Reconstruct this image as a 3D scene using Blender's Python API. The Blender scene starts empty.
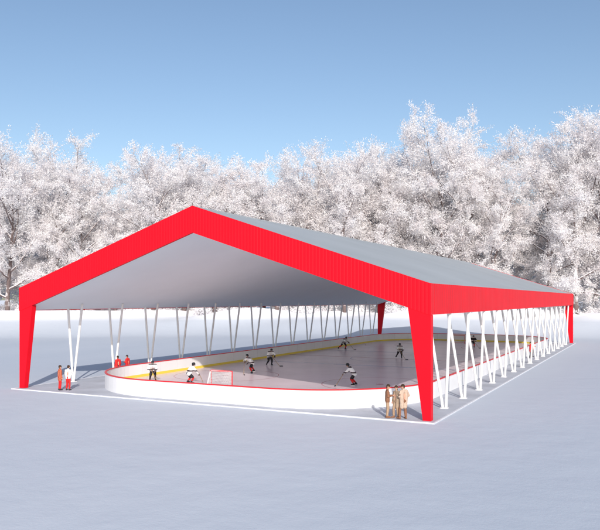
import bpy, math, random, numpy as np
from mathutils import Vector, Matrix
random.seed(4); rng=np.random.default_rng(7)
C=bpy.context.scene.collection
# ------------------------------------------------------------------ materials
def mat(name,col,rough=.6,spec=.4,noise=None,bump=None,metal=0):
    m=bpy.data.materials.new(name); m.use_nodes=True
    nt=m.node_tree; b=nt.nodes['Principled BSDF']
    b.inputs['Base Color'].default_value=(*col,1); b.inputs['Roughness'].default_value=rough
    b.inputs['Specular IOR Level'].default_value=spec; b.inputs['Metallic'].default_value=metal
    tc=nt.nodes.new('ShaderNodeTexCoord')
    if noise:
        sc,amt=noise
        n=nt.nodes.new('ShaderNodeTexNoise'); n.inputs['Scale'].default_value=sc; n.inputs['Detail'].default_value=6
        nt.links.new(tc.outputs['Object'],n.inputs['Vector'])
        r=nt.nodes.new('ShaderNodeValToRGB')
        r.color_ramp.elements[0].position=.3; r.color_ramp.elements[1].position=.7
        r.color_ramp.elements[0].color=(*[c*(1-amt) for c in col],1)
        r.color_ramp.elements[1].color=(*[min(1,c*(1+amt)) for c in col],1)
        nt.links.new(n.outputs['Fac'],r.inputs['Fac']); nt.links.new(r.outputs['Color'],b.inputs['Base Color'])
    if bump:
        sc,st,di=bump
        n=nt.nodes.new('ShaderNodeTexNoise'); n.inputs['Scale'].default_value=sc; n.inputs['Detail'].default_value=5
        nt.links.new(tc.outputs['Object'],n.inputs['Vector'])
        bp=nt.nodes.new('ShaderNodeBump'); bp.inputs['Strength'].default_value=st; bp.inputs['Distance'].default_value=di
        nt.links.new(n.outputs['Fac'],bp.inputs['Height']); nt.links.new(bp.outputs['Normal'],b.inputs['Normal'])
    return m
M={}
M['red']=mat('red_painted_metal',(.74,.002,.014),.5,.2,noise=(.6,.05))
M['roof']=mat('roof_membrane',(.39,.415,.43),.6,.3,noise=(.12,.06))
M['ceil']=mat('ceiling_membrane',(.88,.93,.94),.7,.3,noise=(.15,.03))
M['white']=mat('white_paint',(.82,.81,.80),.45,.4,noise=(1.5,.04))
M['board']=mat('board_plastic',(.80,.80,.81),.35,.5,noise=(.8,.03))
M['joint']=mat('board_joint',(.60,.60,.63),.5)
M['yellow']=mat('yellow_plastic',(.80,.62,.08),.4)
M['capred']=mat('red_plastic',(.66,.02,.03),.4)
M['slab']=mat('cold_concrete',(.46,.48,.53),.75,.3,noise=(.5,.14),bump=(6,.2,.02))
M['kerb']=mat('kerb_white',(.66,.67,.71),.6,.3,noise=(3,.12))
M['ice']=mat('ice',(.72,.60,.64),.28,.5,noise=(.3,.10),bump=(1.2,.05,.01))
M['mred']=mat('ice_red_line',(.60,.25,.29),.25); M['mblue']=mat('ice_blue_line',(.32,.36,.58),.25)
M['skin']=mat('skin',(.55,.30,.21),.55); M['eye']=mat('eye',(.03,.025,.02),.2)
M['black']=mat('black_cloth',(.015,.015,.02),.7,noise=(20,.2)); M['steel']=mat('steel',(.5,.5,.52),.3,metal=1)
M['net']=mat('net_cord',(.75,.73,.73),.8); M['wood']=mat('stick_wood',(.35,.22,.1),.5)
def cloth(n,c): return mat(n,c,.85,.15,noise=(9,.15),bump=(18,.4,.01))
CL={k:cloth('cloth_'+k,c) for k,c in dict(brown=(.25,.12,.07),tan=(.40,.27,.18),cream=(.52,.40,.31),rust=(.48,.13,.07),red=(.60,.03,.03),
  white=(.72,.67,.65),navy=(.03,.04,.08),grey=(.22,.22,.24),dark=(.05,.04,.045),hair=(.05,.03,.02),khaki=(.38,.28,.20)).items()}
def jersey(name,base,stripe):
    m=mat(name,base,.8,.15); nt=m.node_tree; b=nt.nodes['Principled BSDF']
    tc=nt.nodes.new('ShaderNodeTexCoord'); s=nt.nodes.new('ShaderNodeSeparateXYZ'); nt.links.new(tc.outputs['Object'],s.inputs[0])
    r=nt.nodes.new('ShaderNodeValToRGB'); r.color_ramp.interpolation='CONSTANT'
    e=r.color_ramp.elements; e[0].position=0; e[0].color=(*base,1); e[1].position=.86/1.6; e[1].color=(*stripe,1)
    for p,c in ((.96,base),(1.24,stripe),(1.32,base)):
        x=e.new(p/1.6) ; x.color=(*c,1)
    mp=nt.nodes.new('ShaderNodeMath'); mp.operation='DIVIDE'; mp.inputs[1].default_value=1.6
    nt.links.new(s.outputs['Z'],mp.inputs[0]); nt.links.new(mp.outputs[0],r.inputs['Fac']); nt.links.new(r.outputs['Color'],b.inputs['Base Color'])
    return m
CL['jw']=jersey('jersey_white',(.78,.77,.78),(.06,.04,.05)); CL['jd']=jersey('jersey_dark',(.03,.025,.03),(.7,.6,.6))

def snow_mat():
    m=bpy.data.materials.new('snow'); m.use_nodes=True; nt=m.node_tree; b=nt.nodes['Principled BSDF']; L=nt.links
    b.inputs['Roughness'].default_value=.8; b.inputs['Specular IOR Level'].default_value=0
    tc=nt.nodes.new('ShaderNodeTexCoord')
    n1=nt.nodes.new('ShaderNodeTexNoise'); n1.inputs['Scale'].default_value=.03; n1.inputs['Detail'].default_value=7
    mp=nt.nodes.new('ShaderNodeMapping'); mp.inputs['Scale'].default_value=(1,.3,1); mp.inputs['Rotation'].default_value=(0,0,.9)
    L.new(tc.outputs['Object'],mp.inputs[0]); L.new(mp.outputs[0],n1.inputs['Vector'])
    r=nt.nodes.new('ShaderNodeValToRGB'); r.color_ramp.elements[0].position=.3; r.color_ramp.elements[1].position=.7
    r.color_ramp.elements[0].color=(.50,.55,.62,1); r.color_ramp.elements[1].color=(.61,.645,.70,1)
    L.new(n1.outputs['Fac'],r.inputs['Fac'])
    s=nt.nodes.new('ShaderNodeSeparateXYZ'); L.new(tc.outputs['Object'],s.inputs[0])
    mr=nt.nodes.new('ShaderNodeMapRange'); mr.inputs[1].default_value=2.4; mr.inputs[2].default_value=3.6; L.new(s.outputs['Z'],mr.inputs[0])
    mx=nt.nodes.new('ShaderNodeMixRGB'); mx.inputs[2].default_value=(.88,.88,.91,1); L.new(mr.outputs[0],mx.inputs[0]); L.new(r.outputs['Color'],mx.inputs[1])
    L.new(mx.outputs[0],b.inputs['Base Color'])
    n2=nt.nodes.new('ShaderNodeTexNoise'); n2.inputs['Scale'].default_value=.5; n2.inputs['Detail'].default_value=8
    L.new(tc.outputs['Object'],n2.inputs['Vector'])
    n3=nt.nodes.new('ShaderNodeTexNoise'); n3.inputs['Scale'].default_value=9; n3.inputs['Detail'].default_value=4
    L.new(tc.outputs['Object'],n3.inputs['Vector'])
    b1=nt.nodes.new('ShaderNodeBump'); b1.inputs['Strength'].default_value=.4; b1.inputs['Distance'].default_value=.14
    b2=nt.nodes.new('ShaderNodeBump'); b2.inputs['Strength'].default_value=.4; b2.inputs['Distance'].default_value=.015
    L.new(n2.outputs['Fac'],b1.inputs['Height']); L.new(n3.outputs['Fac'],b2.inputs['Height']); L.new(b1.outputs['Normal'],b2.inputs['Normal']); L.new(b2.outputs['Normal'],b.inputs['Normal'])
    return m
M['snow']=snow_mat()
def bark_mat():
    m=bpy.data.materials.new('frosted_bark'); m.use_nodes=True; nt=m.node_tree; b=nt.nodes['Principled BSDF']; L=nt.links
    b.inputs['Roughness'].default_value=.85
    g=nt.nodes.new('ShaderNodeNewGeometry'); s=nt.nodes.new('ShaderNodeSeparateXYZ'); L.new(g.outputs['Normal'],s.inputs[0])
    tc=nt.nodes.new('ShaderNodeTexCoord'); n=nt.nodes.new('ShaderNodeTexNoise'); n.inputs['Scale'].default_value=1.2; n.inputs['Detail'].default_value=5
    L.new(tc.outputs['Object'],n.inputs['Vector'])
    a=nt.nodes.new('ShaderNodeMath'); a.operation='MULTIPLY_ADD'; a.inputs[1].default_value=.9; L.new(s.outputs['Z'],a.inputs[0]); L.new(n.outputs['Fac'],a.inputs[2])
    r=nt.nodes.new('ShaderNodeValToRGB'); r.color_ramp.elements[0].position=.48; r.color_ramp.elements[1].position=.72
    r.color_ramp.elements[0].color=(.15,.11,.105,1); r.color_ramp.elements[1].color=(.80,.78,.80,1)
    L.new(a.outputs[0],r.inputs['Fac']); L.new(r.outputs['Color'],b.inputs['Base Color']); return m
def frost_mat(name,lo,hi):
    m=bpy.data.materials.new(name); m.use_nodes=True; nt=m.node_tree; b=nt.nodes['Principled BSDF']; L=nt.links
    tc=nt.nodes.new('ShaderNodeTexCoord'); n=nt.nodes.new('ShaderNodeTexNoise'); n.inputs['Scale'].default_value=.3; n.inputs['Detail'].default_value=5; n.inputs['Roughness'].default_value=.65
    L.new(tc.outputs['Object'],n.inputs['Vector'])
    r=nt.nodes.new('ShaderNodeValToRGB'); r.color_ramp.elements[0].position=.36; r.color_ramp.elements[1].position=.6
    r.color_ramp.elements[0].color=(*lo,1); r.color_ramp.elements[1].color=(*hi,1)
    L.new(n.outputs['Fac'],r.inputs['Fac'])
    d=nt.nodes.new('ShaderNodeBsdfDiffuse'); L.new(r.outputs['Color'],d.inputs['Color'])
    t=nt.nodes.new('ShaderNodeBsdfTranslucent'); L.new(r.outputs['Color'],t.inputs['Color'])
    mx=nt.nodes.new('ShaderNodeMixShader'); mx.inputs[0].default_value=.45
    L.new(d.outputs[0],mx.inputs[1]); L.new(t.outputs[0],mx.inputs[2]); L.new(mx.outputs[0],nt.nodes['Material Output'].inputs['Surface'])
    nt.nodes.remove(b)
    return m
M['bark']=bark_mat(); M['frost']=frost_mat('hoar_frost',(.86,.82,.825),(.975,.965,.965)); M['wood_frost']=frost_mat('far_frost',(.84,.82,.85),(.97,.965,.97))

# ------------------------------------------------------------------ helpers
def mesh(name,v,f,m=None,smooth=False):
    me=bpy.data.meshes.new(name); me.from_pydata(v,[],f); me.update()
    if m is not None: me.materials.append(m)
    if smooth: me.polygons.foreach_set('use_smooth',[True]*len(me.polygons))
    return me
def obj(name,me,parent=None,loc=(0,0,0),rz=0,**kw):
    o=bpy.data.objects.new(name,me); C.objects.link(o); o.location=loc; o.rotation_euler=(0,0,rz)
    if parent is not None: o.parent=parent
    for k,x in kw.items(): o[k]=x
    return o
class G:
    def __init__(s): s.v=[]; s.f=[]
    def box(s,a,b):
        n=len(s.v); (x0,y0,z0),(x1,y1,z1)=a,b
        s.v+=[(x0,y0,z0),(x1,y0,z0),(x1,y1,z0),(x0,y1,z0),(x0,y0,z1),(x1,y0,z1),(x1,y1,z1),(x0,y1,z1)]
        s.f+=[tuple(n+i for i in q) for q in ((0,3,2,1),(4,5,6,7),(0,1,5,4),(1,2,6,5),(2,3,7,6),(3,0,4,7))]
    def prism(s,loop0,loop1):
        n=len(s.v); k=len(loop0); s.v+=list(loop0)+list(loop1)
        s.f.append(tuple(n+i for i in reversed(range(k)))); s.f.append(tuple(n+k+i for i in range(k)))
        for i in range(k): j=(i+1)%k; s.f.append((n+i,n+j,n+k+j,n+k+i))
    def tube(s,pts,rad,k=8,cap=True):
        n=len(s.v); P=[Vector(p) for p in pts]
        for i,p in enumerate(P):
            d=(P[min(i+1,len(P)-1)]-P[max(i-1,0)]).normalized()
            a=d.cross(Vector((0,0,1)) if abs(d.z)<.9 else Vector((1,0,0))).normalized(); b=d.cross(a)
            for j in range(k):
                t=2*math.pi*j/k; q=p+(a*math.cos(t)+b*math.sin(t))*rad[i]; s.v.append((q.x,q.y,q.z))
        for i in range(len(P)-1):
            for j in range(k):
                j2=(j+1)%k; s.f.append((n+i*k+j,n+i*k+j2,n+(i+1)*k+j2,n+(i+1)*k+j))
        if cap:
            s.f.append(tuple(n+j for j in reversed(range(k)))); s.f.append(tuple(n+(len(P)-1)*k+j for j in range(k)))
    def mesh(s,name,m,smooth=False): return mesh(name,s.v,s.f,m,smooth)

# ------------------------------------------------------------------ camera, sky, sun
CX,CY,CH=10.644,-36.433,6.6; PSI=.4698; F=692.35
cam=bpy.data.objects.new('camera',bpy.data.cameras.new('camera')); C.objects.link(cam)
cam.location=(CX,CY,CH); cam.rotation_euler=(math.pi/2,0,PSI)
cam.data.sensor_width=36; cam.data.lens=36*F/600; cam.data.shift_y=(299.8-265)/600
cam.data.clip_end=6000; bpy.context.scene.camera=cam
sc=bpy.context.scene; sc.view_settings.view_transform='Standard'; sc.view_settings.look='None'; sc.view_settings.exposure=0
SD=Vector((.56,-.83,0)).normalized(); EL=math.radians(25)
S=Vector((SD.x*math.cos(EL),SD.y*math.cos(EL),math.sin(EL)))
w=bpy.data.worlds.new("World"); sc.world=w; w.use_nodes=True
sky=w.node_tree.nodes.new('ShaderNodeTexSky'); sky.sky_type='NISHITA'; sky.sun_disc=False
sky.sun_elevation=EL; sky.sun_rotation=math.atan2(S.x,S.y); sky.air_density=1.0; sky.dust_density=1.2; sky.ozone_density=1.6
bg=w.node_tree.nodes['Background']; bg.inputs['Strength'].default_value=.15; w.node_tree.links.new(sky.outputs[0],bg.inputs[0])
ld=bpy.data.lights.new('sun','SUN'); ld.energy=4.1; ld.angle=math.radians(.5); ld.color=(1,.94,.88)
sun=bpy.data.objects.new('sun',ld); C.objects.link(sun); sun.rotation_euler=S.to_track_quat('Z','Y').to_euler()

# ------------------------------------------------------------------ ground
FW=Vector((-math.sin(PSI),math.cos(PSI),0)); RT=Vector((math.cos(PSI),math.sin(PSI),0))
def gh(d):
    t=min(1,max(0,(d-126)/26)); return 3.9*t*t*(3-2*t)
radii=[4,8,14,20,27,34,42,50,60,70,80,90,100,110,118,124]+list(range(127,162,2))+[170,200,260,400,800,1600,3500]
na=360; v=[(CX,CY,0)]; f=[]
rr=random.Random(3); ph=[(rr.uniform(8,60),rr.uniform(0,6.28),rr.uniform(.05,.35)) for _ in range(14)]
for i,r in enumerate(radii):
    for j in range(na):
        t=2*math.pi*j/na; u=sum(a_*math.sin(round(k_)*t+p_+r*a_) for k_,p_,a_ in ph)/1.6
        wgt=math.exp(-((r-147)/7.5)**2); v.append((CX+r*math.cos(t),CY+r*math.sin(t),gh(r)+wgt*(.35+1.4*u)))
for j in range(na): f.append((0,1+j,1+(j+1)%na))
for i in range(len(radii)-1):
    for j in range(na):
        a=1+i*na; b=a+na; f.append((a+j,b+j,b+(j+1)%na,a+(j+1)%na))
obj('ground',mesh('ground',v,f,M['snow'],True),kind='structure',label='wide flat field covered with smooth snow')

W,L,H,A,FA=31.07,75.59,7.50,12.62,1.72
g=G(); g.box((-W-.3,-.45,-.05),(.3,L+.45,.06)); obj('pavement',g.mesh('pavement',M['slab']),kind='structure',label='thin grey concrete slab under the canopy')
g=G(); k=.10
g.box((-W-.3-k,-.45-k,-.05),(.3+k,-.45,.075)); g.box((-W-.3-k,L+.45,-.05),(.3+k,L+.45+k,.075))
g.box((-W-.3-k,-.45,-.05),(-W-.3,L+.45,.075)); g.box((.3,-.45,-.05),(.3+k,L+.45,.075))
obj('kerb',g.mesh('kerb',M['kerb']),kind='structure',label='white kerb edging around the concrete slab')

# ------------------------------------------------------------------ pavilion
pav=obj('rink_canopy',None,loc=(-W/2,L/2,0),label='long open-sided canopy with red gable and grey pitched roof',category='canopy')
def part(name,me,par=pav,**kw):
    o=obj(name,me,par,**kw); o.location=(W/2,-L/2,0) if par is pav else (0,0,0); return o
sl=(A-H)/(W/2)
def zt(x): return A-sl*abs(x+W/2)
def slopes(o_top,thick,inset):
    xs=[-W+inset,-W/2,-inset]
    top=[(x,zt(x)-o_top) for x in xs]; bot=[(x,zt(x)-o_top-thick) for x in reversed(xs)]
    g=G(); l=top+bot; n=len(l); y0,y1=.12,L-.12
    g.v=[(x,y0,z) for x,z in l]+[(x,y1,z) for x,z in l]
    g.f=[(0,1,4,5),(1,2,3,4),(n+5,n+4,n+1,n),(n+4,n+3,n+2,n+1)]+[(i,n+i,n+(i+1)%n,(i+1)%n) for i in range(n)]
    return g
part('roof',slopes(.03,.1,.0).mesh('roof',M['roof']))
part('ceiling',slopes(FA-.1,.06,.05).mesh('ceiling',M['ceil']))
def rib_profile(a,b,per=.22,d=.008):
    out=[]; n=max(1,int(round((b-a)/per))); p=(b-a)/n
    for i in range(n):
        x=a+i*p; out+=[(x,0),(x+p*.25,0),(x+p*.35,d),(x+p*.9,d)]
    out.append((b,0)); return out
def gable(y0,sgn):
    g=G(); pr=rib_profile(-W-.1,-W/2)+rib_profile(-W/2,.1)[1:]
    for x,d in pr:
        z=zt(min(0,max(-W,x))); y=y0-sgn*(.1+d)
        g.v+=[(x,y,z),(x,y,z-FA),(x,y0+sgn*.1,z),(x,y0+sgn*.1,z-FA)]
    n=len(pr)
    for i in range(n-1):
        a=4*i; b=a+4
        qs=[(a,a+1,b+1,b),(a+2,b+2,b+3,a+3),(a,b,b+2,a+2),(a+1,a+3,b+3,b+1)]
        g.f+= qs if sgn>0 else [tuple(reversed(q)) for q in qs]
    g.f+=[(0,2,3,1),(4*n-4,4*n-3,4*n-1,4*n-2)]
    return g.mesh('gable_fascia',M['red'])
part('gable_fascia',gable(0,1)); part('gable_fascia',gable(L,-1))
def sidef(x0,sgn):
    g=G(); pr=rib_profile(.1,L-.1,.45,.010)
    for y,d in pr:
        x=x0+sgn*(.05+d)
        g.v+=[(x,y,H-.01),(x,y,H-FA+.01),(x0-sgn*.04,y,H-.01),(x0-sgn*.04,y,H-FA+.01)]
    n=len(pr)
    for i in range(n-1):
        a=4*i; b=a+4
        g.f+=[(a,a+1,b+1,b),(a+2,b+2,b+3,a+3),(a,b,b+2,a+2),(a+1,a+3,b+3,b+1)]
    return g.mesh('side_fascia',M['red'])
part('side_fascia',sidef(0.0,1)); part('side_fascia',sidef(-W,-1))
g=G(); xa=-W/2
rc=[(xa-.35,zt(xa-.35)-.025),(xa,A-.025),(xa+.35,zt(xa+.35)-.025),(xa+.35,zt(xa+.35)+.015),(xa,A+.02),(xa-.35,zt(xa-.35)+.015)]
g.prism([(x,.13,z) for x,z in rc],[(x,L-.13,z) for x,z in rc]); part('ridge_cap',g.mesh('ridge_cap',M['roof']))
def leg(xo,inward,y0,y1):
    g=G(); wt,wb=1.30,.46; zt_=H-FA-.003; slope=sl*wt
    a=[(xo,y0,.06),(xo+inward*wb,y0,.06),(xo+inward*wt,y0,zt_+slope),(xo,y0,zt_)]
    g.prism(a,[(x,y1,z) for x,y,z in a]); return g.mesh('leg',M['red'])
for xo,s in ((.08,-1),(-W-.08,1)):
    for y0,y1 in ((-.08,.34),(L-.34,L+.08)):
        o=part('leg',leg(xo,s,y0,y1)); md=o.modifiers.new('bevel','BEVEL'); md.width=.02; md.segments=2
def colmesh(inx,iny,inz,outx):
    g=G(); z0=.06
    g.tube([(.07,.05,z0),(outx,-.22,5.92)],[.085,.10],12); g.tube([(-.09,-.05,z0),(-inx,iny,inz)],[.085,.10],12)
    g.box((-.24,-.17,z0),(.22,.17,z0+.04)); return g.mesh('column',M['white'],False)
cm=colmesh(1.25,.42,6.36,.38)
cm2=colmesh(.92,.05,6.25,.33); cm2.transform(Matrix.Diagonal((-1,1,1,1))); cm2.flip_normals()
for x,mm in ((-.48,cm),(-W+.48,cm2)):
    for k in range(1,16):
        o=part('column',mm); o.location=(x+W/2,k*4.724-L/2,0)
# ------------------------------------------------------------------ rink
RX0,RX1,RY0,RY1,RR=-27.9,-2.2,.35,72.6,8.3
def rpath(off,step=8):
    P=[]
    for cx,cy,a0 in [(RX1-RR,RY0+RR,-90),(RX1-RR,RY1-RR,0),(RX0+RR,RY1-RR,90),(RX0+RR,RY0+RR,180)]:
        for i in range(step*3+1):
            t=math.radians(a0+90*i/(step*3)); r=RR-off; P.append((cx+r*math.cos(t),cy+r*math.sin(t)))
    return P
rink=obj('ice_rink',None,loc=((RX0+RX1)/2,(RY0+RY1)/2,0),label='ice hockey rink with white boards, red rail and yellow kickplate',category='ice rink')
RO=(-(RX0+RX1)/2,-(RY0+RY1)/2,0)
def rp(name,me,par=rink):
    o=obj(name,me,par); o.location=RO; return o
def ring(name,o0,o1,z0,z1,m):
    A0,A1=rpath(o0),rpath(o1); n=len(A0); v=[(*p,z0) for p in A0]+[(*p,z1) for p in A0]+[(*p,z1) for p in A1]+[(*p,z0) for p in A1]
    f=[]
    for i in range(n):
        j=(i+1)%n
        for k in range(4):
            a=k*n; b=((k+1)%4)*n; f.append((a+i,a+j,b+j,b+i))
    return mesh(name,v,f,m)
A0=rpath(-.006); bm_=ring('board',0,.10,.06,1.16,M['board']); g=G(); acc=0
for i in range(len(A0)):
    j=(i+1)%len(A0); p=Vector(A0[i]); q=Vector(A0[j]); d=(q-p).length
    if d<1e-6: continue
    u=(q-p)/d; nrm=Vector((-u.y,u.x)); s=2.4-acc
    while s<=d:
        c=p+u*s
        for aa,bb in ((0,.01),(.102,.112)):
            pts=[c+nrm*aa-u*.012,c+nrm*aa+u*.012,c+nrm*bb+u*.012,c+nrm*bb-u*.012]
            g.prism([(x.x,x.y,.31 if aa else .07) for x in pts],[(x.x,x.y,1.15) for x in pts])
        s+=2.4
    acc=(acc+d)%2.4
bv=[tuple(x.co) for x in bm_.vertices]; bf=[tuple(p.vertices) for p in bm_.polygons]; nb=len(bv); nf=len(bf)
bm2=mesh('board',bv+g.v,bf+[tuple(nb+i for i in q) for q in g.f],M['board']); bm2.materials.append(M['joint'])
for p in bm2.polygons[nf:]: p.material_index=1
rp('board',bm2)
rp('cap_rail',ring('cap_rail',-.03,.13,1.163,1.225,M['capred']))
rp('kickplate',ring('kickplate',.103,.125,.085,.30,M['yellow']))
P=rpath(.10); v=[(*p,.085) for p in P]; ice=rp('ice',mesh('ice',v,[tuple(range(len(v)))],M['ice']))
def rect(x0,y0,x1,y1,m,name,z): rp(name,mesh(name,[(x0,y0,z),(x1,y0,z),(x1,y1,z),(x0,y1,z)],[(0,1,2,3)],m))
def circ(cx,cy,r0,r1,m,name,z):
    g=G(); K=48
    for i in range(K):
        t=2*math.pi*i/K; g.v+=[(cx+r0*math.cos(t),cy+r0*math.sin(t),z),(cx+r1*math.cos(t),cy+r1*math.sin(t),z)]
    for i in range(K): j=(i+1)%K; g.f.append((2*i,2*i+1,2*j+1,2*j))
    rp(name,g.mesh(name,m))
ym=(RY0+RY1)/2; xm=(RX0+RX1)/2; a=RX0+.15; b=RX1-.15
rect(a,ym-.15,b,ym+.15,M['mred'],'red_line',.089); rect(a+1.7,6.55,b-1.7,6.61,M['mred'],'red_line',.089); rect(a+1.7,RY1-6.2,b-1.7,RY1-6.14,M['mred'],'red_line',.089)
for x in (xm-7,xm+7):
    for y in (14,RY1-14): circ(x,y,4.45,4.52,M['mred'],'faceoff_circle',.089); circ(x,y,.01,.3,M['mred'],'faceoff_spot',.089)
rect(a,ym-9,b,ym-8.7,M['mblue'],'blue_line',.089); rect(a,ym+8.7,b,ym+9,M['mblue'],'blue_line',.089); circ(xm,ym,4.45,4.52,M['mblue'],'centre_circle',.0935)

# ------------------------------------------------------------------ goals
def goal_meshes():
    g=G(); r=.04; w2=.915; h=1.22
    for p in [[(-w2,0,0),(-w2,0,h)],[(w2,0,0),(w2,0,h)],[(-w2,0,h),(w2,0,h)]]: g.tube(p,[r]*2,8)
    g.tube([(-w2,0,.03),(-w2+.05,-.75,.03),(-.6,-1.05,.03),(0,-1.12,.03),(.6,-1.05,.03),(w2-.05,-.75,.03),(w2,0,.03)],[.025]*7,6)
    g.tube([(-w2,0,h),(-.75,-.45,h),(0,-.55,h),(.75,-.45,h),(w2,0,h)],[.02]*5,6)
    fm=g.mesh('frame',M['capred']); g=G()
    low=[(-w2,0),(-w2+.05,-.75),(-.6,-1.05),(0,-1.12),(.6,-1.05),(w2-.05,-.75),(w2,0)]
    top=[(-w2,0),(-.85,-.3),(-.6,-.48),(0,-.55),(.6,-.48),(.85,-.3),(w2,0)]
    def samp(P,t):
        x=t*(len(P)-1); i=min(int(x),len(P)-2); a=x-i; return (P[i][0]*(1-a)+P[i+1][0]*a,P[i][1]*(1-a)+P[i+1][1]*a)
    N=34
    for i in range(N+1):
        a=samp(low,i/N); b=samp(top,i/N); g.tube([(*a,.04),(*b,h)],[.009]*2,3,False)
    for j in range(1,11):
        q=j/11; pts=[]
        for i in range(19):
            a=samp(low,i/18); b=samp(top,i/18); pts.append((a[0]*(1-q)+b[0]*q,a[1]*(1-q)+b[1]*q,.04+(h-.04)*q))
        g.tube(pts,[.009]*len(pts),3,False)
    for i in range(1,16):
        x=-w2+i*2*w2/16; y=-.55+.5*(abs(x)/w2)**3; g.tube([(x,0,h),(x,y,h)],[.009]*2,3,False)
    for y in (-.15,-.3,-.42): g.tube([(-.88,y*.7,h),(.88,y*.7,h)],[.009]*2,3,False)
    return fm,g.mesh('net',M['net'])
fm,nm=goal_meshes()
for loc,rz in (((-17.9,6.9,.095),0),((xm,RY1-6.1,.095),math.pi)):
    o=obj('hockey_goal',None,loc=loc,rz=rz,label='red framed hockey goal with white net on the ice',category='hockey goal',group='goals on the rink')
    obj('frame',fm,o); obj('net',nm,o)

# ------------------------------------------------------------------ people
def capsule(g,p0,r0,p1,r1,k=10):
    p0=Vector(p0); p1=Vector(p1); d=p1-p0
    if d.length<1e-5: d=Vector((0,0,1e-4)); p1=p0+d
    u=d.normalized(); P=[];R=[]
    for t in (90,60,30,0):
        t=math.radians(t); P.append(p0-u*r0*math.sin(t)); R.append(max(1e-3,r0*math.cos(t)))
    for t in (0,30,60,90):
        t=math.radians(t); P.append(p1+u*r1*math.sin(t)); R.append(max(1e-3,r1*math.cos(t)))
    a=u.cross(Vector((0,0,1)) if abs(u.z)<.9 else Vector((1,0,0))).normalized(); b=u.cross(a); n=len(g.v)
    for p,r in zip(P,R):
        for j in range(k):
            t=2*math.pi*j/k; q=p+(a*math.cos(t)+b*math.sin(t))*r; g.v.append(tuple(q))
    m=len(P)
    for i in range(m-1):
        for j in range(k): j2=(j+1)%k; g.f.append((n+i*k+j,n+i*k+j2,n+(i+1)*k+j2,n+(i+1)*k+j))
    g.f.append(tuple(n+j for j in reversed(range(k)))); g.f.append(tuple(n+(m-1)*k+j for j in range(k)))
def remesh(name,caps,vox,sm=4):
    g=G()
    for c in caps: capsule(g,*c)
    o=bpy.data.objects.new('tmp',g.mesh('tmp',None)); C.objects.link(o)
    r=o.modifiers.new('r','REMESH'); r.mode='VOXEL'; r.voxel_size=vox
    s=o.modifiers.new('s','SMOOTH'); s.iterations=sm; s.factor=.5
    dg=bpy.context.evaluated_depsgraph_get(); me=bpy.data.meshes.new_from_object(o.evaluated_get(dg)); me.name=name
    bpy.data.objects.remove(o); me.materials.clear(); me.polygons.foreach_set('use_smooth',[True]*len(me.polygons)); return me
V=Vector
def hand(w,d,n,sgn,curl=.5):
    d=V(d).normalized(); n=V(n); n=(n-d*n.dot(d)).normalized(); s=d.cross(n)*sgn; w=V(w); out=[]
    for o in (-.024,0,.024): out.append((w,.019,w+d*.085+s*o,.017))
    for i,(o,l) in enumerate(((-.034,.058),(-.011,.072),(.012,.078),(.035,.07))):
        a=w+d*.088+s*o; e1=(d+n*curl*.6+s*o*3).normalized(); e2=(d*(1-curl*.6)+n*curl*1.3+s*o*2).normalized()
        b=a+e1*l*.5; c=b+e2*l*.5; out+=[(a,.0105,b,.0095),(b,.0095,c,.008)]
    a=w+d*.03+s*.03; b=a+(d*.6+s*.75+n*.3)*.042; c=b+(d*.9+s*.2+n*.4)*.032; out+=[(a,.014,b,.012),(b,.012,c,.009)]
    return out
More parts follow.
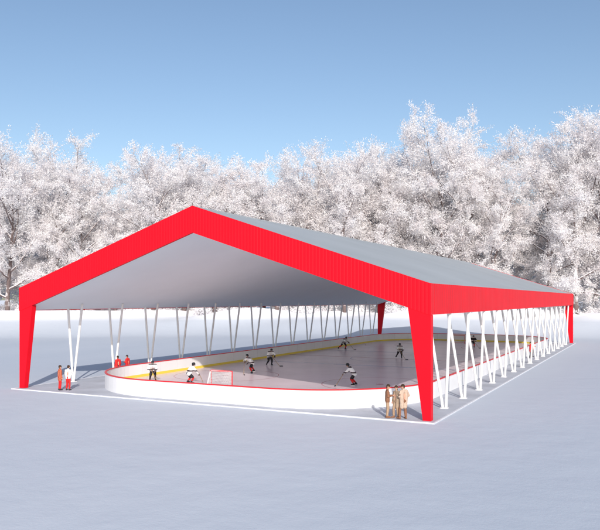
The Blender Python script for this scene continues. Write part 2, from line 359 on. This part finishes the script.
def build_pose(J,skater=False):
    hL,hR,kL,kR,aL,aR=[V(J[k]) for k in ('hL','hR','kL','kR','aL','aR')]
    sL,sR,eL,eR,wL,wR=[V(J[k]) for k in ('sL','sR','eL','eR','wL','wR')]
    nk,hc,fd=V(J['nk']),V(J['hc']),V(J['fd']).normalized(); up=V((0,0,1))
    up=(up-fd*up.dot(fd)).normalized(); sd=fd.cross(up)
    pel=(hL+hR)/2; ch=(sL+sR)/2; tdir=(ch-pel).normalized(); out={}
    b=[(hL,.085,hL.lerp(ch,.45),.085),(hR,.085,hR.lerp(ch,.45),.085),(hL.lerp(ch,.45),.08,ch.lerp(sL,.6)-tdir*.08,.09),(hR.lerp(ch,.45),.08,ch.lerp(sR,.6)-tdir*.08,.09),
       (sL,.055,sR,.055),(ch,.065,nk,.055),(nk,.052,hc-up*.05,.05)]
    for h,k,a,s,e,w_ in ((hL,kL,aL,sL,eL,wL),(hR,kR,aR,sR,eR,wR)):
        b+=[(h,.08,k,.052),(k,.05,k.lerp(a,.4),.05),(k.lerp(a,.4),.05,a,.035),(s,.05,e,.038),(e,.038,w_,.026)]
    fo={}
    for key,a in (('L',aL),('R',aR)):
        t=V(J.get('t'+key,(0,-1,0))).normalized(); fo[key]=t
        b+=[(V((a.x,a.y,a.z-.03))-t*.03,.035,V((a.x,a.y,a.z-.055))+t*.15,.025)]
    b+=[(hc-fd*.025+up*.02,.088,hc+fd*.005+up*.03,.084),(hc+fd*.02-up*.03,.07,hc+fd*.045-up*.075,.038),(hc+fd*.085+up*.012,.012,hc+fd*.108-up*.022,.013),
        (hc+fd*.078-up*.062+sd*.016,.012,hc+fd*.078-up*.062-sd*.016,.012),(hc+sd*.087-fd*.005,.013,hc+sd*.092-up*.03-fd*.005,.011),(hc-sd*.087-fd*.005,.013,hc-sd*.092-up*.03-fd*.005,.011),
        (hc+fd*.078+up*.03+sd*.035,.012,hc+fd*.078+up*.03-sd*.035,.012)]
    for w_,e,key,sg in ((wL,eL,'nL',1),(wR,eR,'nR',-1)):
        b+=hand(w_,w_-e,J.get(key,(0,-1,0)),sg,J.get('curl',.5))
    out['body']=remesh('body',b,.011,2)
    out['eyes']=[]
    for s in (-1,1):
        g=G(); capsule(g,hc+fd*.088+sd*s*.032+up*.012,.0105,hc+fd*.089+sd*s*.032+up*.012,.0105,8); out['eyes'].append(g.mesh('eye',M['eye'],True))
    x=.03 if skater else .0
    low=J.get('hem',.12)
    c=[(hL-tdir*low,.125+x,hL.lerp(sL,.5),.118+x),(hR-tdir*low,.125+x,hR.lerp(sR,.5),.118+x),(hL.lerp(sL,.5),.115+x,ch.lerp(sL,.65)-tdir*.07,.115+x),(hR.lerp(sR,.5),.115+x,ch.lerp(sR,.65)-tdir*.07,.115+x),
       (sL,.078+x,sR,.078+x),(ch,.085,nk,.072)]
    for s,e,w_ in ((sL,eL,wL),(sR,eR,wR)): c+=[(s,.078+x,e,.060+x),(e,.060+x,e.lerp(w_,.93),.048+x*.6)]
    out['top']=remesh('coat',c,.018,3)
    t=[(hL,.115+x,hR,.115+x)]
    for h,k,a in ((hL,kL,aL),(hR,kR,aR)):
        if skater: t+=[(h,.12,h.lerp(k,.85),.105)]
        else: t+=[(h,.105,k,.078),(k,.076,k.lerp(a,.85),.068)]
    out['legs']=remesh('trousers',t,.018,3)
    if skater:
        out['socks']=[remesh('stocking',[(k,.082,k.lerp(a,.35),.075),(k.lerp(a,.35),.075,k.lerp(a,.85),.05)],.016,3) for k,a in ((kL,aL),(kR,aR))]
    out['shoes']=[]
    for key,k,a in (('L',kL,aL),('R',kR,aR)):
        q=fo[key]; out['shoes'].append(remesh('boots',[(k.lerp(a,.78),.056,a,.055),(V((a.x,a.y,a.z-.04))-q*.04,.047,V((a.x,a.y,a.z-.048))+q*.16,.038)],.014,2))
    if skater:
        out['blade']=[]; out['glove']=[]
        for key,a in (('L',aL),('R',aR)):
            g=G(); q=fo[key]; p0=V((a.x,a.y,0))-q*.09; p1=V((a.x,a.y,0))+q*.18; n=V((-q.y,q.x,0))*.004; z=V((0,0,a.z-.07)); lo=V((0,0,max(0,a.z-.14)))
            g.prism([tuple(p0-n+lo),tuple(p1-n+lo),tuple(p1-n+z),tuple(p0-n+z)],[tuple(p0+n+lo),tuple(p1+n+lo),tuple(p1+n+z),tuple(p0+n+z)])
            out['blade'].append(g.mesh('skate_blade',M['steel']))
        t=[(hc-fd*.03+up*.03,.112,hc+fd*.015+up*.045,.108),(hc-fd*.05-up*.04,.075,hc-fd*.04+up*.02,.1),(hc+fd*.085+up*.075,.03,hc+fd*.07+up*.09,.03)]
        out['hat']=remesh('helmet',t,.014,1)
        g=G()
        for i in range(-3,4):
            g.tube([hc+fd*.10+up*.07+sd*i*.025,hc+fd*(.135-abs(i)*.008)-up*.02+sd*i*.026,hc+fd*.1-up*.1+sd*i*.018],[.0035]*3,4)
        for z in (.03,-.02,-.06): g.tube([hc+fd*.07+up*z+sd*.1,hc+fd*.135+up*z,hc+fd*.07+up*z-sd*.1],[.0035]*3,4)
        out['cage']=g.mesh('face_cage',M['steel'])
        for w_,e in ((wL,eL),(wR,eR)):
            d=(w_-e).normalized(); t=[(w_-d*.08,.06,w_+d*.02,.052)]
            s2=d.cross(V((0,0,1))).normalized() if abs(d.z)<.95 else V((1,0,0))
            for o in (-.04,-.013,.013,.04): t+=[(w_+d*.03+s2*o,.022,w_+d*.11+s2*o*1.1-V((0,0,.02)),.019)]
            t+=[(w_+d*.02+s2*.05,.022,w_+d*.07+s2*.075,.019)]
            out['glove'].append(remesh('glove',t,.012,1))
    else:
        t=[(hc-fd*.03+up*.055,.098,hc-fd*.0+up*.06,.094),(hc-fd*.05-up*.03,.065,hc-fd*.04+up*.03,.088)]
        if J.get('longhair'): t+=[(hc-fd*.05,.08,hc-fd*.06-up*.16,.06)]
        out['hat']=remesh('hair',t,.014,2)
    return out
ST=dict(hL=(.09,0,.93),hR=(-.09,0,.93),kL=(.11,-.02,.5),kR=(-.11,-.01,.5),aL=(.12,.02,.09),aR=(-.12,.03,.09),sL=(.185,0,1.44),sR=(-.185,0,1.44),
 eL=(.25,.03,1.16),eR=(-.25,.03,1.16),wL=(.24,-.07,.92),wR=(-.24,-.07,.92),nk=(0,.0,1.53),hc=(0,-.02,1.665),fd=(0,-1,0),nL=(-1,0,0),nR=(1,0,0),tL=(.2,-1,0),tR=(-.2,-1,0))
def PP(**k): d=dict(ST); d.update(k); return d
poses={
 'stand':PP(hem=.16),
 'hold':PP(eR=(-.26,-.02,1.17),wR=(-.13,-.27,1.22),eL=(.26,-.02,1.17),wL=(.1,-.27,1.2),nL=(-1,0,0),nR=(1,0,0),hem=.02,kL=(.10,-.05,.5),hc=(0,-.05,1.66),fd=(0,-1,-.3),curl=.9),
 'lean':PP(eL=(.36,-.1,1.26),wL=(.50,-.22,1.36),sR=(-.18,.02,1.42),kR=(-.13,-.09,.5),aR=(-.15,-.06,.09),aL=(.1,.06,.09),hem=.3,fd=(.5,-1,-.1),longhair=True,curl=.3,nL=(0,0,-1)),
 'turn':PP(kL=(.15,-.12,.5),aL=(.2,-.1,.09),hL=(.10,-.02,.93),eL=(.30,.0,1.18),wL=(.16,-.22,1.08),eR=(-.34,.02,1.2),wR=(-.22,-.16,1.0),hc=(.03,-.05,1.65),fd=(.7,-1,-.15),hem=.3,curl=.7),
}
skp={
 'glide':PP(hL=(.1,.1,.80),hR=(-.1,.1,.80),kL=(.15,-.13,.46),kR=(-.17,-.07,.45),aL=(.18,.05,.14),aR=(-.24,.22,.14),sL=(.2,-.22,1.20),sR=(-.2,-.2,1.22),
   eL=(.3,-.42,1.0),eR=(-.33,-.3,.98),wL=(.2,-.62,.86),wR=(-.08,-.5,.92),nk=(0,-.28,1.29),hc=(0,-.37,1.41),fd=(0,-1,-.15),nL=(0,0,-1),nR=(0,0,-1),curl=1,hem=.02),
 'stride':PP(hL=(.1,.08,.82),hR=(-.1,.1,.84),kL=(.16,-.2,.48),kR=(-.22,.22,.52),aL=(.17,-.02,.14),aR=(-.38,.58,.22),sL=(.19,-.26,1.22),sR=(-.2,-.2,1.24),
   eL=(.36,-.28,1.0),eR=(-.32,-.42,1.05),wL=(.3,-.52,.86),wR=(-.05,-.55,.98),nk=(0,-.3,1.32),hc=(0,-.38,1.44),fd=(.2,-1,-.1),nL=(0,0,-1),nR=(0,0,-1),curl=1,tR=(-.5,-1,0),hem=.02),
 'ready':PP(hL=(.12,.12,.72),hR=(-.12,.12,.72),kL=(.24,-.14,.42),kR=(-.24,-.14,.42),aL=(.32,.05,.14),aR=(-.32,.05,.14),sL=(.2,-.16,1.12),sR=(-.2,-.16,1.12),
   eL=(.36,-.3,.92),eR=(-.36,-.3,.9),wL=(.36,-.52,.86),wR=(-.24,-.52,.66),nk=(0,-.2,1.22),hc=(0,-.27,1.34),fd=(0,-1,-.1),nL=(0,0,-1),nR=(0,0,-1),curl=1,hem=.02),
}
PM={k:build_pose(v) for k,v in poses.items()}; SM={k:build_pose(v,True) for k,v in skp.items()}
def stickmesh(J,tip):
    g=G(); a=V(J['wR'])+V((-.02,-.06,.02)); t=V(tip)
    d=(t-a).normalized(); top=a-d*.12
    g.tube([top,t],[.018,.018],6); sh=g.mesh('shaft',M['wood'])
    g=G(); p=[t,t+V((.12,-.03,0)),t+V((.28,-.10,.01))]
    for i in range(2):
        q0,q1=p[i],p[i+1]
        g.prism([(q0.x,q0.y-.006,.01),(q1.x,q1.y-.006,.012),(q1.x,q1.y-.006,.08),(q0.x,q0.y-.006,.08)],[(q0.x,q0.y+.006,.01),(q1.x,q1.y+.006,.012),(q1.x,q1.y+.006,.08),(q0.x,q0.y+.006,.08)])
    return sh,g.mesh('stick_blade',M['black'])
ST_M={k:stickmesh(skp[k],t) for k,t in (('glide',(.45,-1.15,.05)),('stride',(.55,-1.1,.05)),('ready',(.0,-1.0,.05)))}
_cache={}
def sub(name,me,par,m,**kw):
    if isinstance(me,list): return [sub(name,q,par,m) for q in me]
    key=(me.name,m.name)
    if key not in _cache:
        q=me.copy(); q.materials.clear(); q.materials.append(m); _cache[key]=q
    return obj(name,_cache[key],par,**kw)
def person(loc,rz,pose,top,legs,shoes,hair,label,sc_=1.0,group=None):
    m=PM[pose]; o=sub('person',m['body'],None,M['skin']); o.location=loc; o.rotation_euler=(0,0,rz); o.scale=(sc_,)*3
    o['label']=label; o['category']='person'
    if group: o['group']=group
    sub('eye',m['eyes'],o,M['eye']); sub('coat',m['top'],o,top); sub('trousers',m['legs'],o,legs); sub('boot',m['shoes'],o,shoes); sub('hair' if hair is CL['hair'] else 'hat',m['hat'],o,hair)
def player(loc,rz,pose,top,sock,helm,label):
    m=SM[pose]; o=sub('person',m['body'],None,M['skin']); o.location=loc; o.rotation_euler=(0,0,rz); o.scale=(1.1,)*3
    o['label']=label; o['category']='person'; o['group']='hockey players on the ice'
    sub('eye',m['eyes'],o,M['eye']); sub('jersey',m['top'],o,top); sub('padded_shorts',m['legs'],o,M['black']); sub('stocking',m['socks'],o,sock)
    s=sub('skate',m['shoes'],o,M['black'])
    for s_,b_ in zip(s,m['blade']): sub('skate_blade',b_,s_,M['steel'])
    h=sub('helmet',m['hat'],o,helm); sub('face_cage',m['cage'],h,M['steel']); sub('glove',m['glove'],o,M['black'])
    s=sub('hockey_stick',ST_M[pose][0],o,M['wood']); sub('stick_blade',ST_M[pose][1],s,M['black'])
G3='spectators standing beside the rink boards'
zf=.06
person((-2.40,-.05,zf),2.0,'hold',CL['brown'],CL['tan'],CL['brown'],CL['hair'],'standing person in brown jacket and tan trousers, hands raised together',1.03,G3)
person((-1.93,.10,zf),-.5,'lean',CL['khaki'],CL['tan'],CL['brown'],CL['hair'],'standing long haired person in khaki coat reaching out an arm',1.0,G3)
person((-1.48,.02,zf),-2.1,'turn',CL['cream'],CL['brown'],CL['brown'],CL['hair'],'standing dark haired person in long cream coat turning aside',1.06,G3)
person((-27.5,.35,zf),2.7,'stand',CL['rust'],CL['red'],CL['dark'],CL['hair'],'standing person in rust coat beside the rink corner',1.0,G3)
person((-26.95,.6,zf),-2.9,'hold',CL['white'],CL['red'],CL['dark'],CL['hair'],'standing person in white jacket and red trousers beside the rink',1.0,G3)
person((-29.6,8.8,zf),-1.9,'stand',CL['red'],CL['dark'],CL['dark'],CL['hair'],'standing person in red coat behind the rink boards',1.0,G3)
person((-29.5,9.9,zf),-1.5,'hold',CL['red'],CL['grey'],CL['dark'],CL['dark'],'standing person in red jacket and grey trousers behind boards',1.0,G3)
person((-1.5,44.8,zf),1.5,'stand',CL['red'],CL['dark'],CL['dark'],CL['hair'],'standing person in red coat between columns and boards',1.0,G3)
person((-1.5,46.2,zf),1.7,'hold',CL['rust'],CL['dark'],CL['dark'],CL['tan'],'standing person in rust jacket between columns and boards',1.0,G3)
zi=.088
wl='hockey player in white jersey with dark stripes leaning over a stick'; dl='hockey player in dark jersey with pale stripe and red stockings'
for x,y,rz,p,t,sk in ((-24.74,7.41,.6,'glide','w','black'),(-21.33,7.67,2.6,'ready','w','red'),(-20.85,16.05,-.4,'stride','w','red'),(-22.98,23.24,.9,'glide','w','black'),(-25.1,46.65,1.2,'stride','w','red'),
                   (-9.56,12.24,-1.2,'glide','w','red'),(-14.15,36.81,.3,'stride','w','black'),(-11,58,0.5,'glide','d','red'),(-19,63,-.5,'ready','w','white')):
    player((x,y,zi),rz,p,CL['jw'] if t=='w' else CL['jd'],CL['red'] if sk=='red' else M['black'] if sk=='black' else CL['white'],CL['white'] if sk=='white' else M['black'],wl if t=='w' else dl)

# ------------------------------------------------------------------ trees
def twigs(p,d,n,spread,lmin,lmax,wd):
    idx=rng.integers(0,len(p),n); b=p[idx]+rng.normal(0,spread,(n,3)); dd=d[idx]*.5+rng.normal(0,.6,(n,3)); dd/=np.linalg.norm(dd,axis=1)[:,None]
    s=np.cross(dd,rng.normal(0,1,(n,3))); s/=np.linalg.norm(s,axis=1)[:,None]
    l=rng.uniform(lmin,lmax,(n,1)); w_=rng.uniform(.6,1.3,(n,1))*wd
    v=np.stack([b-s*w_*.5,b+dd*l*.5-s*w_,b+dd*l,b+dd*l*.5+s*w_],1).reshape(-1,3)
    return v,np.arange(n*4).reshape(n,4)
def make_tree(h,seed,width=.30,low=.16,ntw=60000):
    r=random.Random(seed); tg=G(); cg=G(); bp=[];bd=[]
    def grow(p,d,l,rad,n,wander,lift):
        pts=[p.copy()];ds=[]
        for i in range(n):
            d=(d+V((r.gauss(0,wander),r.gauss(0,wander),r.gauss(0,wander)+lift))).normalized(); p=p+d*l/n; pts.append(p.copy()); ds.append(d.copy())
        return pts,ds,[rad*(1-.8*i/n) for i in range(n+1)]
    def side(d,ang):
        a=d.cross(V((r.gauss(0,1),r.gauss(0,1),r.gauss(0,1)))).normalized(); return (d*math.cos(ang)+a*math.sin(ang)).normalized()
    tp,td,tr=grow(V((0,0,-.3)),V((r.gauss(0,.04),r.gauss(0,.04),1)),h*.62,h*.013,12,.05,.05)
    tg.tube(tp,tr,7)
    def at(pts,ds,t):
        x=t*(len(pts)-1); i=min(int(x),len(pts)-2); return pts[i].lerp(pts[i+1],x-i),ds[i]
    az=r.uniform(0,6); N1=22
    for i in range(N1):
        t=low+(1-low)*(i/(N1-1))**.82; p,d=at(tp,td,min(.999,t)); az+=2.4+r.uniform(-.5,.5)
        env=math.sin(math.pi*min(1,max(0,(t-low*.6)/(1.6-low*.6)))**.85)
        ang=math.radians(72-44*t+r.uniform(-10,10)); dd=V((math.cos(az)*math.sin(ang),math.sin(az)*math.sin(ang),math.cos(ang)))
        l1=h*width*(.42+.72*env)*r.uniform(.88,1.08)
        a,b,c=grow(p,dd,l1,h*.0062*(1.25-t*.7),7,.12,.03); tg.tube(a,c,5,False)
        for j in range(9):
            t2=.2+.8*j/8; q,e=at(a,b,min(.999,t2)); l2=l1*.42*r.uniform(.6,1.1)*(1.15-.5*t2)
            a2,b2,c2=grow(q,side(e,math.radians(r.uniform(25,65))),l2,h*.0023,4,.2,.03); cg.tube(a2,c2,3,False)
            for k in range(7):
                t3=.15+.85*k/6; q3,e3=at(a2,b2,min(.999,t3)); l3=l2*.6*r.uniform(.5,1.2)
                a3,b3,c3=grow(q3,side(e3,math.radians(r.uniform(25,75))),l3,h*.0011,3,.25,-.04); cg.tube(a3,c3,3,False)
                for u in range(7):
                    x,y=at(a3,b3,u/6*.999); bp.append(tuple(x)); bd.append(tuple(y))
            for u in range(5):
                x,y=at(a2,b2,u/4*.999); bp.append(tuple(x)); bd.append(tuple(y))
    bp=np.array(bp);bd=np.array(bd)
    v,f=twigs(bp,bd,ntw,.26,.16,.52,.056)
    k_=h/float(np.percentile(v[:,2],99.5))
    tm=tg.mesh('trunk',M['bark'],True); tm.transform(Matrix.Scale(k_,4)); nv=len(cg.v); V_=np.vstack([np.array(cg.v),v])*k_; F_=cg.f+[tuple(q) for q in (f+nv).tolist()]
    return tm,mesh('crown',V_.tolist(),F_,M['frost'],True),v*k_
var=[make_tree(36,s,wd,lo) for s,wd,lo in ((1,.31,.14),(2,.29,.18),(13,.33,.12),(4,.29,.2),(15,.31,.15),(6,.34,.14))]
front=[(-31,152,34),(-27,153,32),(-22.9,150,34.5),(-20.0,153,36.2),(-17.4,151,31),(-14.9,153,25),(-12.0,150,33),(-9.5,154,35),(-7,151,32.5),(-4.1,153,31.5),(-1.9,150,33.5),(.8,153,34.5),(3.7,150,36),
 (6.6,153,37),(9.0,156,34),(11.3,151,43),(13.5,154,38.5),(15.6,151,31.5),(17.7,158,23),(19.9,153,36.5),(21.8,150,39.5),(24,153,40.5),(27.5,152,37),(31,152,35)]
back=[(-24.5,168,35),(-21.4,170,35),(-18.8,168,29),(-10.9,168,34),(-8.3,171,35),(-5.4,168,31),(-3,170,32),(-.6,168,33),(2.2,171,34),(5.2,168,36),(8,171,35),(10.2,168,36),(12.6,170,38),(14.4,169,33),(21,169,37),(23,171,38)]
for i,(a,d,h) in enumerate(front+back):
    a=math.radians(a); q=V((CX,CY,0))+FW*d*math.cos(a)+RT*d*math.sin(a); tm,cm_,_=var[(i*5+i//6)%6]
    s=h/36; o=obj('tree',None,loc=(q.x,q.y,gh(d)-.1),rz=random.uniform(0,6.28),label='tall bare tree covered in white hoar frost',category='tree',group='frosted trees around the field')
    ws=random.uniform(.92,1.10)*(s**.7)/s; o.scale=(s*ws,s*ws,s)
    obj('trunk',tm,o); obj('crown',cm_,o)
vs=[]
for i in range(60):
    deg=-36+72*i/59+random.uniform(-.5,.5); a=math.radians(deg); d=random.uniform(180,205); h=random.uniform(24,31)
    if abs(deg-17.7)<1.8 or abs(deg+15)<1.6: h*=.82
    q=V((CX,CY,0))+FW*d*math.cos(a)+RT*d*math.sin(a); src=var[i%6][2].reshape(-1,4,3)
    pick=src[rng.integers(0,len(src),6500)]; c=pick.mean(1,keepdims=True); pick=c+(pick-c)*3.2
    t=random.uniform(0,6.28); R=np.array([[math.cos(t),-math.sin(t),0],[math.sin(t),math.cos(t),0],[0,0,1]])
    vs.append((pick.reshape(-1,3)@R.T)*(h/36*1.15,h/36*1.15,h/36)+np.array([q.x,q.y,gh(d)]))
ush=[]
for i in range(300):
    a=math.radians(random.uniform(-36,36)); d=random.uniform(148,178); q=V((CX,CY,0))+FW*d*math.cos(a)+RT*d*math.sin(a)
    R_=random.uniform(.8,1.8) if d<154 else random.uniform(1.4,3.4); n=380; c=rng.normal(0,1,(n,3)); c/=np.linalg.norm(c,axis=1)[:,None]; c*=rng.uniform(.3,1,(n,1))**.5*R_; c[:,2]=np.abs(c[:,2])*random.uniform(.7,1.3)
    v_,f_=twigs(c,c/R_,n,.2,.35,.95,.09); ush.append(v_+np.array([q.x,q.y,gh(d)-.2]))
for name,arr,lab in (('distant_wood',vs,'distant mass of frosted woodland'),('undergrowth',ush,'frosted shrubs along the wood edge')):
    v=np.vstack(arr); n=len(v)//4; obj(name,mesh(name,v.tolist(),np.arange(n*4).reshape(n,4).tolist(),M['wood_frost'],True),kind='stuff',label=lab)
